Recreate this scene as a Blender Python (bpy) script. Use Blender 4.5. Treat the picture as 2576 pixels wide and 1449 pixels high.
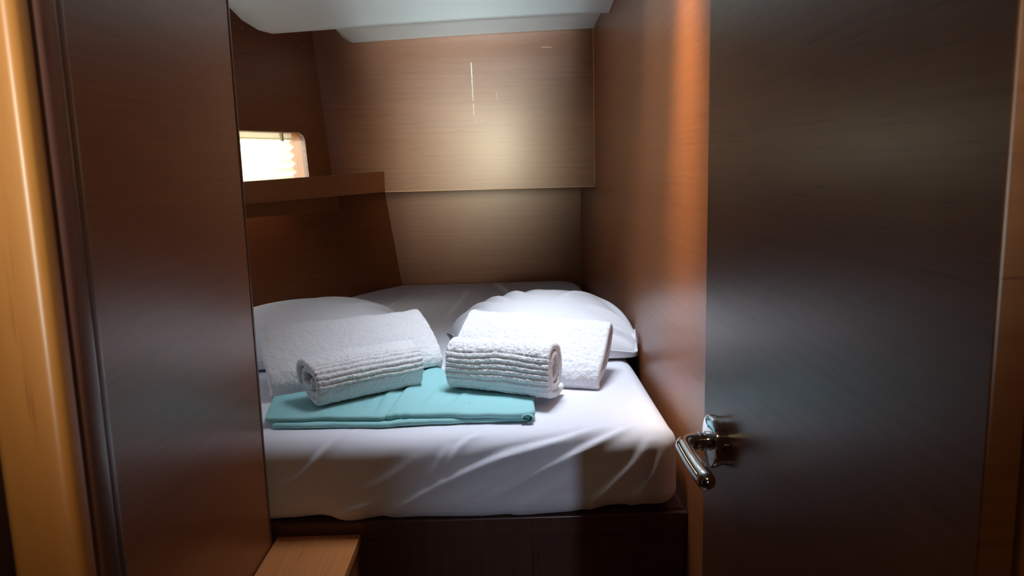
import bpy, bmesh, math, random
import numpy as np
from mathutils import Vector, Matrix, noise

random.seed(7)
C = bpy.context.scene.collection
SC = bpy.context.scene
for o in list(bpy.data.objects):
    bpy.data.objects.remove(o)

# ------------------------------------------------------------------ camera
cam_d = bpy.data.cameras.new('camera')
cam = bpy.data.objects.new('camera', cam_d); C.objects.link(cam)
F_PX = 1900.0
cam_d.sensor_width = 36.0
cam_d.lens = 36.0*F_PX/2576.0
cam_d.clip_start = 0.02
_dn = Vector((312.0, -11976.0, -F_PX)).normalized()      # world down, seen from the camera
_zz = -_dn
_yy = Vector((-24.0, (F_PX*F_PX-312.0*24.0)/11976.0, -F_PX)).normalized()
_xx = _yy.cross(_zz)
cam.matrix_world = Matrix(((_xx.x, _xx.y, _xx.z, 0), (_yy.x, _yy.y, _yy.z, 0),
                           (_zz.x, _zz.y, _zz.z, 1.27), (0, 0, 0, 1)))
cam_d.dof.use_dof = True
cam_d.dof.focus_distance = 1.30
cam_d.dof.aperture_fstop = 16.0
SC.camera = cam

# ------------------------------------------------------------------ colour management, world
SC.view_settings.view_transform = 'Standard'
SC.view_settings.look = 'None'
SC.view_settings.exposure = 0.0
SC.view_settings.gamma = 1.0
SC.view_settings.use_curve_mapping = False
w = bpy.data.worlds.new('world'); SC.world = w; w.use_nodes = True
w.node_tree.nodes['Background'].inputs[0].default_value = (0.75, 0.85, 1.0, 1)
w.node_tree.nodes['Background'].inputs[1].default_value = 1.0

# ------------------------------------------------------------------ lights
def aim(o, loc, target):
    o.location = loc
    d = Vector(target)-Vector(loc)
    o.rotation_euler = d.to_track_quat('-Z', 'Y').to_euler()

def area(name, loc, target, sx, sy, power, col, spread=180):
    l = bpy.data.lights.new(name, 'AREA'); l.shape = 'RECTANGLE'
    l.size = sx; l.size_y = sy; l.energy = power; l.color = col
    l.spread = math.radians(spread)
    o = bpy.data.objects.new(name, l); C.objects.link(o); aim(o, loc, target); return o

def spot(name, loc, target, ang, blend, power, col, rad=0.05):
    l = bpy.data.lights.new(name, 'SPOT'); l.spot_size = math.radians(ang); l.spot_blend = blend
    l.energy = power; l.color = col; l.shadow_soft_size = rad
    o = bpy.data.objects.new(name, l); C.objects.link(o); aim(o, loc, target); return o

# daylight down the deck hatch above the berth, plus a wall fill
area('hatch_daylight', (0.07, 1.58, 2.14), (0.06, 1.72, 0.7), 0.38, 0.44, 3.8, (0.80, 0.88, 1.0), 66)
area('warm_wall_fill', (0.14, 1.40, 2.12), (0.345, 1.42, 1.60), 0.10, 0.42, 1.8, (1.0, 0.75, 0.44), 27)  # added warm light inside the hatch, aimed to brighten the near right wall
# daylight outside the hull window
area('hull_window_daylight', (-1.22, 2.88, 1.45), (-0.75, 2.60, 1.32), 0.9, 0.5, 11.0, (1.0, 1.0, 0.82), 150)
# daylight of the saloon behind the camera, falling in through the doorway, plus a ceiling fill
area('saloon_daylight', (0.0, -1.1, 1.44), (-0.18, 2.85, 1.31), 0.22, 0.46, 0.75, (1.0, 0.93, 0.68), 15.5)
area('cool_ceiling_fill', (0.09, -1.2, 1.05), (-0.10, 2.40, 1.80), 0.25, 0.25, 1.6, (0.76, 0.96, 1.0), 14)  # added cool fill aimed up at the headliner, no window modelled for it
spot('saloon_side_daylight', (0.36, -0.85, 1.15), (0.09, 1.40, 0.62), 18, 1.0, 30.0, (0.62, 0.78, 1.0), 0.02)
# warm lamp of the saloon near the door frame
area('saloon_lamp', (0.22, -0.22, 1.80), (-0.22, 0.37, 1.35), 0.14, 0.14, 0.72, (1.0, 0.74, 0.40), 130)

# ------------------------------------------------------------------ materials
def new_mat(name):
    m = bpy.data.materials.new(name); m.use_nodes = True
    nt = m.node_tree
    return m, nt, nt.nodes['Principled BSDF']

def wood(name, c1, c2, scale=(2.2, 2.2, 130), rough=0.34, coat=0.10, pores=True):
    m, nt, b = new_mat(name)
    N = nt.nodes; L = nt.links
    tc = N.new('ShaderNodeTexCoord'); mp = N.new('ShaderNodeMapping'); mp.inputs['Scale'].default_value = scale
    L.new(tc.outputs['Object'], mp.inputs['Vector'])
    n1 = N.new('ShaderNodeTexNoise'); n1.inputs['Scale'].default_value = 1.0; n1.inputs['Detail'].default_value = 6; n1.inputs['Roughness'].default_value = 0.65
    L.new(mp.outputs[0], n1.inputs['Vector'])
    mp2 = N.new('ShaderNodeMapping'); mp2.inputs['Scale'].default_value = tuple(s*(5 if s < 10 else 3.0) for s in scale)
    L.new(tc.outputs['Object'], mp2.inputs['Vector'])
    n2 = N.new('ShaderNodeTexNoise'); n2.inputs['Scale'].default_value = 1.0; n2.inputs['Detail'].default_value = 2
    L.new(mp2.outputs[0], n2.inputs['Vector'])
    r1 = N.new('ShaderNodeValToRGB'); r1.color_ramp.elements[0].position = 0.33; r1.color_ramp.elements[1].position = 0.68
    r1.color_ramp.elements[0].color = (*c2, 1); r1.color_ramp.elements[1].color = (*c1, 1)
    L.new(n1.outputs['Fac'], r1.inputs[0])
    mx = N.new('ShaderNodeMixRGB'); mx.blend_type = 'MULTIPLY'; mx.inputs[2].default_value = (0.62, 0.58, 0.55, 1)
    r2 = N.new('ShaderNodeValToRGB'); r2.color_ramp.elements[0].position = 0.64; r2.color_ramp.elements[1].position = 0.74
    L.new(n2.outputs['Fac'], r2.inputs[0]); L.new(r2.outputs[0], mx.inputs[0]); L.new(r1.outputs[0], mx.inputs[1])
    L.new(mx.outputs[0], b.inputs['Base Color'])
    b.inputs['Roughness'].default_value = rough
    b.inputs['Coat Weight'].default_value = coat; b.inputs['Coat Roughness'].default_value = 0.20
    bp = N.new('ShaderNodeBump'); bp.inputs['Strength'].default_value = 0.06; bp.inputs['Distance'].default_value = 0.0006
    L.new(n1.outputs['Fac'], bp.inputs['Height']); L.new(bp.outputs[0], b.inputs['Normal'])
    return m

W1 = (0.27, 0.097, 0.034); W2 = (0.215, 0.072, 0.026)
M_wood = wood('varnished_wood', W1, W2)
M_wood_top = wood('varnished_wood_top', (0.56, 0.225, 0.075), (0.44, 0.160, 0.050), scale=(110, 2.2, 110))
M_wood_post = wood('varnished_wood_post', (0.46, 0.185, 0.046), (0.40, 0.150, 0.034), scale=(90, 90, 2.2), rough=0.38)
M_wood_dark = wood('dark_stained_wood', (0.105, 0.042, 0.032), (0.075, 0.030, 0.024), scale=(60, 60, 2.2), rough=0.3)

def plain(name, col, rough=0.6, metal=0.0, spec=0.5):
    m, nt, b = new_mat(name)
    b.inputs['Base Color'].default_value = (*col, 1); b.inputs['Roughness'].default_value = rough
    b.inputs['Metallic'].default_value = metal; b.inputs['Specular IOR Level'].default_value = spec
    return m

def noisy(name, col, rough, scale, bump, dist, var=0.06, sheen=0.0, detail=3):
    m, nt, b = new_mat(name); N = nt.nodes; L = nt.links
    tc = N.new('ShaderNodeTexCoord')
    n = N.new('ShaderNodeTexNoise'); n.inputs['Scale'].default_value = scale; n.inputs['Detail'].default_value = detail
    L.new(tc.outputs['Object'], n.inputs['Vector'])
    r = N.new('ShaderNodeValToRGB'); r.color_ramp.elements[0].position = 0.3; r.color_ramp.elements[1].position = 0.7
    r.color_ramp.elements[0].color = (*[c*(1-var) for c in col], 1); r.color_ramp.elements[1].color = (*col, 1)
    L.new(n.outputs['Fac'], r.inputs[0]); L.new(r.outputs[0], b.inputs['Base Color'])
    b.inputs['Roughness'].default_value = rough
    if sheen: b.inputs['Sheen Weight'].default_value = sheen; b.inputs['Sheen Roughness'].default_value = 0.5
    bp = N.new('ShaderNodeBump'); bp.inputs['Strength'].default_value = bump; bp.inputs['Distance'].default_value = dist
    L.new(n.outputs['Fac'], bp.inputs['Height']); L.new(bp.outputs[0], b.inputs['Normal'])
    return m

M_sheet = noisy('white_cotton_sheet', (0.70, 0.70, 0.77), 0.75, 900, 0.15, 0.0004, 0.03)
M_pillow = noisy('white_pillowcase', (0.80, 0.80, 0.84), 0.72, 900, 0.12, 0.0004, 0.03)
M_terry = noisy('white_terry', (0.87, 0.87, 0.90), 0.95, 380, 1.0, 0.0028, 0.14, 0.25, 5)
M_teal = noisy('teal_cotton', (0.27, 0.55, 0.565), 0.78, 1200, 0.15, 0.0003, 0.05)
M_vinyl = noisy('headliner_vinyl', (0.80, 0.84, 0.82), 0.42, 700, 0.25, 0.0004, 0.03)
M_chrome = plain('polished_chrome', (0.80, 0.80, 0.82), 0.07, 1.0)
M_rubber = plain('dark_recess', (0.03, 0.022, 0.02), 0.7)
M_cream = plain('cream_plastic', (0.72, 0.66, 0.50), 0.4)
M_steel = plain('screw_steel', (0.75, 0.75, 0.75), 0.25, 1.0)
M_scratch = plain('white_scuff', (0.75, 0.70, 0.62), 0.6)
M_wood_lip = plain('pale_edge_banding', (0.52, 0.27, 0.12), 0.35)
M_floor = wood('cabin_sole', (0.22, 0.10, 0.045), (0.13, 0.055, 0.025), scale=(60, 2.2, 60))

M_blind, nt, b = new_mat('pleated_blind_fabric')
tr = nt.nodes.new('ShaderNodeBsdfTranslucent'); tr.inputs[0].default_value = (0.93, 0.91, 0.80, 1)
ms = nt.nodes.new('ShaderNodeMixShader'); ms.inputs[0].default_value = 0.7
b.inputs['Base Color'].default_value = (0.88, 0.86, 0.78, 1); b.inputs['Roughness'].default_value = 0.8
nt.links.new(b.outputs[0], ms.inputs[1]); nt.links.new(tr.outputs[0], ms.inputs[2])
nt.links.new(ms.outputs[0], nt.nodes['Material Output'].inputs[0])
M_glass, nt, b = new_mat('window_glass')
b.inputs['Base Color'].default_value = (1, 1, 1, 1); b.inputs['Roughness'].default_value = 0.0
b.inputs['Transmission Weight'].default_value = 1.0; b.inputs['IOR'].default_value = 1.02

# ------------------------------------------------------------------ helpers
def obj(name, bm, mat, parent=None, smooth=False, recalc=True):
    me = bpy.data.meshes.new(name)
    if recalc: bmesh.ops.recalc_face_normals(bm, faces=bm.faces)
    bm.to_mesh(me); bm.free()
    me.materials.append(mat)
    if smooth:
        for p in me.polygons: p.use_smooth = True
    o = bpy.data.objects.new(name, me); C.objects.link(o)
    if parent is not None:
        o.parent = parent
        o.matrix_parent_inverse = parent.matrix_basis.inverted()
    return o

def thing(name, label, cat, loc=(0, 0, 0), group=None):
    o = bpy.data.objects.new(name, None); C.objects.link(o); o.location = loc
    o.empty_display_size = 0.05
    o['label'] = label; o['category'] = cat
    if group: o['group'] = group
    return o

def tag(o, label, cat, group=None):
    o['label'] = label; o['category'] = cat
    if group: o['group'] = group
    return o

def struct(o, label=None, cat=None):
    o['kind'] = 'structure'
    if label: o['label'] = label
    if cat: o['category'] = cat
    return o

def box(bm, x0, x1, y0, y1, z0, z1):
    vs = [bm.verts.new((x, y, z)) for x in (x0, x1) for y in (y0, y1) for z in (z0, z1)]
    for f in ((0, 1, 3, 2), (4, 6, 7, 5), (0, 4, 5, 1), (2, 3, 7, 6), (0, 2, 6, 4), (1, 5, 7, 3)):
        bm.faces.new([vs[i] for i in f])
    return vs

def hexa(bm, p):            # 8 corners: bottom 4 then top 4 (same winding)
    vs = [bm.verts.new(q) for q in p]
    for f in ((0, 1, 2, 3), (4, 5, 6, 7), (0, 1, 5, 4), (1, 2, 6, 5), (2, 3, 7, 6), (3, 0, 4, 7)):
        bm.faces.new([vs[i] for i in f])

def boxo(name, x0, x1, y0, y1, z0, z1, mat, parent=None, bev=0.0, seg=3):
    bm = bmesh.new(); box(bm, x0, x1, y0, y1, z0, z1)
    if bev: bmesh.ops.bevel(bm, geom=list(bm.edges), offset=bev, segments=seg, profile=0.5, affect='EDGES')
    return obj(name, bm, mat, parent, smooth=False)

def prism_y(bm, prof, y0, y1):          # profile of (x,z) swept along y
    a = [bm.verts.new((x, y0, z)) for x, z in prof]; b_ = [bm.verts.new((x, y1, z)) for x, z in prof]
    n = len(prof)
    for i in range(n):
        bm.faces.new((a[i], a[(i+1) % n], b_[(i+1) % n], b_[i]))
    bm.faces.new(a); bm.faces.new(b_)

def tube(bm, pts, rads, seg=24, flat=1.0, cap=True):
    pts = [Vector(p) for p in pts]
    rings = []
    up = Vector((0, 0, 1))
    for i, p in enumerate(pts):
        t = (pts[min(i+1, len(pts)-1)]-pts[max(i-1, 0)]).normalized()
        s = t.cross(up)
        if s.length < 1e-4: s = Vector((1, 0, 0))
        s.normalize(); u = s.cross(t).normalized()
        rings.append([bm.verts.new(p+rads[i]*(math.cos(a)*s+flat*math.sin(a)*u)) for a in [2*math.pi*k/seg for k in range(seg)]])
    for r0, r1 in zip(rings, rings[1:]):
        for k in range(seg):
            bm.faces.new((r0[k], r0[(k+1) % seg], r1[(k+1) % seg], r1[k]))
    if cap:
        bm.faces.new(rings[0]); bm.faces.new(rings[-1])

def lathe_x(bm, cx, cy, cz, prof, seg=48):      # prof: (x offset, radius), axis along x
    rings = [[bm.verts.new((cx+dx, cy+r*math.cos(2*math.pi*k/seg), cz+r*math.sin(2*math.pi*k/seg))) for k in range(seg)] for dx, r in prof]
    for r0, r1 in zip(rings, rings[1:]):
        for k in range(seg):
            bm.faces.new((r0[k], r0[(k+1) % seg], r1[(k+1) % seg], r1[k]))
    bm.faces.new(rings[0]); bm.faces.new(rings[-1])

def auto_smooth(o, ang=35):
    for p in o.data.polygons: p.use_smooth = True
    o.data.set_sharp_from_angle(angle=math.radians(ang))

def soft_prism(outline, z0, z1, bev, voxel, seg=4):
    """closed rounded slab as arrays: verts, faces, normals"""
    bm = bmesh.new()
    a = [bm.verts.new((x, y, z0)) for x, y in outline]; b_ = [bm.verts.new((x, y, z1)) for x, y in outline]
    n = len(outline)
    for i in range(n): bm.faces.new((a[i], a[(i+1) % n], b_[(i+1) % n], b_[i]))
    bm.faces.new(a); bm.faces.new(b_)
    bmesh.ops.recalc_face_normals(bm, faces=bm.faces)
    bmesh.ops.bevel(bm, geom=list(bm.edges), offset=bev, segments=seg, profile=0.5, affect='EDGES', clamp_overlap=True)
    bmesh.ops.recalc_face_normals(bm, faces=bm.faces)
    me = bpy.data.meshes.new('tmp'); bm.to_mesh(me); bm.free()
    o = bpy.data.objects.new('tmp', me); C.objects.link(o)
    r = o.modifiers.new('r', 'REMESH'); r.mode = 'VOXEL'; r.voxel_size = voxel; r.use_smooth_shade = True
    s = o.modifiers.new('s', 'SMOOTH'); s.iterations = 4; s.factor = 0.5
    dg = bpy.context.evaluated_depsgraph_get(); dg.update()
    m2 = bpy.data.meshes.new_from_object(o.evaluated_get(dg))
    bpy.data.objects.remove(o); bpy.data.meshes.remove(me)
    return m2

def mesh_arrays(me):
    n = len(me.vertices); v = np.empty(n*3, np.float32); me.vertices.foreach_get('co', v)
    nn = np.empty(n*3, np.float32); me.vertex_normals.foreach_get('vector', nn)
    return v.reshape(-1, 3).astype(float), nn.reshape(-1, 3).astype(float)

def mesh_set(me, v):
    me.vertices.foreach_set('co', v.astype(np.float32).ravel()); me.update()

def link_mesh(name, me, mat, parent=None):
    me.name = name; me.materials.clear(); me.materials.append(mat)
    for p in me.polygons: p.use_smooth = True
    o = bpy.data.objects.new(name, me); C.objects.link(o)
    if parent is not None:
        o.parent = parent; o.matrix_parent_inverse = parent.matrix_basis.inverted()
    return o

def fold_field(P, folds):
    """P (n,2); folds: (polyline, width, height, skew). Rounded ridges with tapered ends."""
    out = np.zeros(len(P))
    for pl, wd, h in folds:
        pl = np.array(pl, float)
        # smooth polyline
        for _ in range(3):
            q = [pl[0]]
            for a, b_ in zip(pl, pl[1:]): q += [a*0.75+b_*0.25, a*0.25+b_*0.75]
            q.append(pl[-1]); pl = np.array(q)
        seg = np.linalg.norm(np.diff(pl, axis=0), axis=1); cum = np.concatenate([[0], np.cumsum(seg)]); L = cum[-1]
        best = np.full(len(P), 1e9); side = np.zeros(len(P)); sp = np.zeros(len(P))
        lo = pl.min(0)-4*wd; hi = pl.max(0)+4*wd
        m = np.where(((P > lo) & (P < hi)).all(1))[0]
        Q = P[m]
        bb = best[m]; ss = side[m]; st = sp[m]
        for i in range(len(pl)-1):
            a = pl[i]; d = pl[i+1]-a; l2 = (d*d).sum()
            if l2 < 1e-14: continue
            t = np.clip(((Q-a)@d)/l2, 0, 1); r = Q-a-t[:, None]*d
            ds = np.hypot(r[:, 0], r[:, 1]); k = ds < bb
            bb[k] = ds[k]; ss[k] = np.sign(r[k, 0]*d[1]-r[k, 1]*d[0]); st[k] = (cum[i]+t[k]*math.sqrt(l2))/L
        tap = np.sin(np.pi*np.clip(st, 0, 1))**0.6
        sd = bb*ss
        wl = np.where(ss > 0, wd*1.7, wd*0.7)
        out[m] += h*tap*(np.exp(-(bb/wl)**2)-0.35*np.exp(-((sd+wd*1.6)/(wd*1.1))**2))
    return out

_rs = np.random.RandomState(3)
_G = _rs.rand(64, 64, 64)
def vnoise(P, sc, off=0.0):
    """smooth value noise -1..1 on points (n,3)"""
    Q = P*sc+off+100.0; i = np.floor(Q).astype(int); f = Q-i; f = f*f*(3-2*f)
    def g(a, b_, c): return _G[(i[:, 0]+a) % 64, (i[:, 1]+b_) % 64, (i[:, 2]+c) % 64]
    x00 = g(0, 0, 0)*(1-f[:, 0])+g(1, 0, 0)*f[:, 0]; x10 = g(0, 1, 0)*(1-f[:, 0])+g(1, 1, 0)*f[:, 0]
    x01 = g(0, 0, 1)*(1-f[:, 0])+g(1, 0, 1)*f[:, 0]; x11 = g(0, 1, 1)*(1-f[:, 0])+g(1, 1, 1)*f[:, 0]
    return ((x00*(1-f[:, 1])+x10*f[:, 1])*(1-f[:, 2])+(x01*(1-f[:, 1])+x11*f[:, 1])*f[:, 2])*2-1

# ================================================================== SETTING
XR = 0.345            # right wall plane
# floors
struct(boxo('floor', -1.3, 1.2, -1.9, 3.5, -0.03, 0.0, M_floor))
# right wall: far panel and near panel with a fine joint between
struct(boxo('wall_right', XR, XR+0.02, 1.866, 3.45, 0.0, 1.90, M_wood))
struct(boxo('wall_right_forward', XR-0.0015, XR+0.02, 0.42, 1.863, 0.0, 1.90, M_wood))
# bulkhead behind the foot of the berth
struct(boxo('wall_back', -1.05, XR, 3.385, 3.41, 0.5, 1.86, M_wood))
# hull side below the shelf
def hull_panel(name, c0, c1, z0, z1, lean, th=0.02):
    c0 = Vector(c0); c1 = Vector(c1); d = (c1-c0).normalized(); out = Vector((d.y, -d.x, 0))
    if out.x > 0: out = -out
    zr = 0.77
    p = []
    for z in (z0, z1):
        o_ = out*(lean*(z-zr))
        a = c0+o_; b_ = c1+o_
        p += [Vector((a.x, a.y, z)), Vector((b_.x, b_.y, z)), Vector((b_.x, b_.y, z))+out*th, Vector((a.x, a.y, z))+out*th]
    bm = bmesh.new(); hexa(bm, p)
    return struct(obj(name, bm, M_wood))
hull_panel('wall_left_lower', (-0.430, 3.45, 0), (-1.23, 2.136, 0), 0.5, 1.20, 0.115)

# hull side above the shelf, with the window cut in it
H0 = Vector((-0.635, 2.85, 0)); HD = Vector((-0.52, -0.854, 0)).normalized(); HO = Vector((-0.854, 0.52, 0)).normalized()
def hull_pt(s, z, off=0.0):
    p = H0+HD*s+HO*(0.067*(z-1.26)+off)
    return Vector((p.x, p.y, z))
def rrect(s0, s1, z0, z1, r, n=8):
    pts = []
    for cx, cz, a0 in ((s1-r, z1-r, 0), (s0+r, z1-r, 90), (s0+r, z0+r, 180), (s1-r, z0+r, 270)):
        for k in range(n+1):
            a = math.radians(a0+90*k/n); pts.append((cx+r*math.cos(a), cz+r*math.sin(a)))
    return pts
WS0, WS1, WZ0, WZ1 = 0.118, 0.72, 1.215, 1.412
hole = rrect(WS0, WS1, WZ0, WZ1, 0.032)
def ring_wall(bm, outer, inner, off0, off1):
    # outer rect (s0,s1,z0,z1) with a hole; planar faces front, back
    s0, s1, z0, z1 = outer
    n = len(inner)
    def proj(p):
        cx = (WS0+WS1)/2; cz = (WZ0+WZ1)/2; dx = p[0]-cx; dz = p[1]-cz
        t = min(((s1-cx)/dx if dx > 0 else (s0-cx)/dx) if abs(dx) > 1e-9 else 1e9, ((z1-cz)/dz if dz > 0 else (z0-cz)/dz) if abs(dz) > 1e-9 else 1e9)
        return (cx+dx*t, cz+dz*t)
    outp = [proj(p) for p in inner]
    # snap corners
    for cs, cz in ((s0, z0), (s0, z1), (s1, z0), (s1, z1)):
        k = min(range(n), key=lambda i: (outp[i][0]-cs)**2+(outp[i][1]-cz)**2); outp[k] = (cs, cz)
    rings = []
    for off in (off0, off1):
        rings.append(([bm.verts.new(hull_pt(*p, off)) for p in inner], [bm.verts.new(hull_pt(*p, off)) for p in outp]))
    for ri, ro in rings:
        for i in range(n):
            j = (i+1) % n; bm.faces.new((ri[i], ri[j], ro[j], ro[i]))
    for a, b_ in ((rings[0][0], rings[1][0]), (rings[0][1], rings[1][1])):
        for i in range(n):
            j = (i+1) % n; bm.faces.new((a[i], a[j], b_[j], b_[i]))
bm = bmesh.new(); ring_wall(bm, (-0.02, 1.35, 1.13, 1.88), hole, 0.0, 0.018)
struct(obj('wall_left', bm, M_wood))
# window liner, sill deep in the hull, glass pane
def liner(name, prof, o0, o1, th, mat, parent=None):
    bm = bmesh.new()
    cx = (WS0+WS1)/2; cz = (WZ0+WZ1)/2
    def grow(p, g): 
        dx = p[0]-cx; dz = p[1]-cz
        return (p[0]+g*(1 if dx > 0 else -1), p[1]+g*(1 if dz > 0 else -1))
    R = [[bm.verts.new(hull_pt(*grow(p, g), o)) for p in prof] for g, o in ((0, o0), (0, o1), (th, o1), (th, o0))]
    n = len(prof)
    for k in range(4):
        a = R[k]; b_ = R[(k+1) % 4]
        for i in range(n): bm.faces.new((a[i], a[(i+1) % n], b_[(i+1) % n], b_[i]))
    return obj(name, bm, mat, parent)
win = liner('window_1', hole, 0.0185, 0.085, 0.006, M_wood_post); struct(win)
auto_smooth(win)
lip = liner('window_lip', rrect(WS0, WS1, WZ0, WZ1, 0.032), -0.0015, 0.003, 0.0025, M_cream, win)
bm = bmesh.new(); vs = [bm.verts.new(hull_pt(s, z, 0.082)) for s, z in rrect(WS0-.003, WS1+.003, WZ0-.003, WZ1+.003, 0.032)]
vs2 = [bm.verts.new(hull_pt(s, z, 0.086)) for s, z in rrect(WS0-.003, WS1+.003, WZ0-.003, WZ1+.003, 0.032)]
bm.faces.new(vs); bm.faces.new(vs2)
for i in range(len(vs)): bm.faces.new((vs[i], vs[(i+1) % len(vs)], vs2[(i+1) % len(vs)], vs2[i]))
obj('pane', bm, M_glass, win)

# pleated blind hanging in the window
bl = thing('window_blind', 'glowing white pleated blind pulled down over the small hull window', 'blind', hull_pt(0.4, WZ0, 0.03))
bm = bmesh.new(); s0, s1 = 0.150, 0.70
zt, zb = WZ1-0.018, WZ0+0.004; npl = 6
prev = None; th = 0.0008
rowsF = []
for k in range(npl*2+1):
    z = zt-(zt-zb)*k/(npl*2); off = 0.034+(0.0115 if k % 2 else -0.0115); sk = s0
    rowsF.append([bm.verts.new(hull_pt(sk, z, off)), bm.verts.new(hull_pt(s1, z, off))])
for a, b_ in zip(rowsF, rowsF[1:]): bm.faces.new((a[0], a[1], b_[1], b_[0]))
obj('pleated_fabric', bm, M_blind, bl)
bm = bmesh.new()
hexa(bm, [hull_pt(s0+.004, WZ1-0.022, .024), hull_pt(s1, WZ1-0.022, .024), hull_pt(s1, WZ1-0.022, .046), hull_pt(s0+.004, WZ1-0.022, .046),
          hull_pt(s0+.004, WZ1-0.001, .024), hull_pt(s1, WZ1-0.001, .024), hull_pt(s1, WZ1-0.001, .046), hull_pt(s0+.004, WZ1-0.001, .046)])
obj('headrail', bm, M_blind, bl)
for sx in (0.20, 0.405):
    bm = bmesh.new()
    hexa(bm, [hull_pt(sx, WZ1-0.030, .016), hull_pt(sx+.007, WZ1-0.026, .016), hull_pt(sx+.007, WZ1-0.026, .024), hull_pt(sx, WZ1-0.030, .024),
              hull_pt(sx+.004, WZ1-0.001, .010), hull_pt(sx+.011, WZ1-0.001, .010), hull_pt(sx+.011, WZ1-0.001, .024), hull_pt(sx+.004, WZ1-0.001, .024)])
    obj('mounting_clip', bm, M_cream, bl)

# shelf along the hull, with its tall front board
sh = thing('shelf', 'reddish brown wooden shelf with deep front board under the hull window', 'shelf', (-0.62, 2.5, 1.15))
A = Vector((-0.440, 2.848, 0)); B_ = Vector((-1.24, 1.53, 0)); d = (B_-A).normalized(); n_ = Vector((d.y, -d.x, 0));
if n_.x > 0: n_ = -n_
bm = bmesh.new(); t_ = 0.018
zA = (1.194, 1.270); LL = (B_-A).length; zB = (1.194-0.014*LL*1.15, 1.270-0.026*LL*1.15)
hexa(bm, [(A.x, A.y, zA[0]), (B_.x, B_.y, zB[0]), (B_.x+n_.x*t_, B_.y+n_.y*t_, zB[0]), (A.x+n_.x*t_, A.y, zA[0]),
          (A.x, A.y, zA[1]), (B_.x, B_.y, zB[1]), (B_.x+n_.x*t_, B_.y+n_.y*t_, zB[1]), (A.x+n_.x*t_, A.y, zA[1])])
bmesh.ops.recalc_face_normals(bm, faces=bm.faces)
bmesh.ops.bevel(bm, geom=list(bm.edges), offset=0.0012, segments=2, affect='EDGES')
obj('front_board', bm, M_wood, sh)
bm = bmesh.new(); w_ = 0.27
q0 = A+n_*t_; q1 = B_+n_*t_
hexa(bm, [(q0.x, 2.846, 1.198), (q1.x, q1.y, 1.178), (q1.x+n_.x*w_, q1.y+n_.y*w_, 1.178), (-0.628, 2.846, 1.198),
          (q0.x, 2.846, 1.208), (q1.x, q1.y, 1.188), (q1.x+n_.x*w_, q1.y+n_.y*w_, 1.188), (-0.628, 2.846, 1.208)])
obj('shelf_board', bm, M_wood, sh)

# overhead locker on the back bulkhead
lk = thing('overhead_locker', 'wide tan varnished overhead locker front above the foot of the berth', 'locker', (-0.15, 3.1, 1.194))
bm = bmesh.new()
hexa(bm, [(-0.90, 2.850, 1.194), (XR-.004, 2.850, 1.194), (XR-.004, 2.868, 1.194), (-0.90, 2.868, 1.194),
          (-0.90, 2.850, 1.80), (XR-.004, 2.850, 1.80), (XR-.004, 2.868, 1.80), (-0.90, 2.868, 1.80)])
bmesh.ops.recalc_face_normals(bm, faces=bm.faces)
bmesh.ops.bevel(bm, geom=list(bm.edges), offset=0.001, segments=2, affect='EDGES')
front = obj('locker_front', bm, M_wood, lk)
boxo('locker_bottom', -0.80, XR-.004, 2.869, 3.384, 1.200, 1.214, M_wood, lk)
boxo('edge_strip', -0.44, XR-.004, 2.8480, 2.8498, 1.1935, 1.1965, M_wood_lip, lk)
bead = boxo('corner_bead', XR-.0035, XR-.0005, 2.8462, 2.8495, 1.195, 1.76, M_wood_lip, lk)
# scuffs on the locker front
def scuff(pts, wd):
    bm = bmesh.new()
    for (x0, z0), (x1, z1) in zip(pts, pts[1:]):
        dx, dz = x1-x0, z1-z0; l = math.hypot(dx, dz); nx, nz = dz/l*wd/2, -dx/l*wd/2
        k = random.uniform(.5, 1)
        hexa(bm, [(x0-nx*k, 2.8492, z0-nz*k), (x0+nx, 2.8492, z0+nz), (x0+nx, 2.8506, z0+nz), (x0-nx*k, 2.8506, z0-nz*k),
                  (x1-nx, 2.8492, z1-nz), (x1+nx*k, 2.8492, z1+nz*k), (x1+nx*k, 2.8506, z1+nz*k), (x1-nx, 2.8506, z1-nz)])
    return bm
SX = -0.1035
segs = [(1.654, 1.598), (1.596, 1.570), (1.568, 1.518), (1.508, 1.484), (1.482, 1.462)]
bm = bmesh.new()
for i, (za, zb_) in enumerate(segs):
    b2 = scuff([(SX+.004*(1.654-za)/.2*1.0, za), (SX+.004*(1.654-(za+zb_)/2)/.2+random.uniform(-.0006, .0006), (za+zb_)/2), (SX+.004*(1.654-zb_)/.2, zb_)], 0.0044)
    me = bpy.data.meshes.new('t'); b2.to_mesh(me); b2.free(); bm.from_mesh(me); bpy.data.meshes.remove(me)
o = obj('scratch', bm, M_scratch, lk); o['label'] = 'long broken white vertical scratch'
for pts, wd in (([(SX+.004, 1.452), (SX+.009, 1.444), (SX+.013, 1.440)], .004), ([(SX+.030, 1.449), (SX+.037, 1.446)], .003), ([(SX+.088, 1.545), (SX+.091, 1.530), (SX+.092, 1.515)], .0016), ([(0.155, 1.702), (0.19, 1.7015)], .0012)):
    o = obj('scratch', scuff(pts, wd), M_scratch, lk); o['label'] = 'small white nick'

# screw heads glinting on the panels
def screw(p, nrm, parent=None, r=0.0022):
    nrm = Vector(nrm).normalized(); q = nrm.to_track_quat('Z', 'Y').to_matrix().to_4x4()
    bm = bmesh.new()
    bmesh.ops.create_uvsphere(bm, u_segments=12, v_segments=8, radius=r)
    for v in bm.verts: v.co.z *= 0.45
    bmesh.ops.transform(bm, matrix=Matrix.Translation(p) @ q, verts=bm.verts)
    return obj('screw_head', bm, M_steel, parent, smooth=True)

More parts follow.
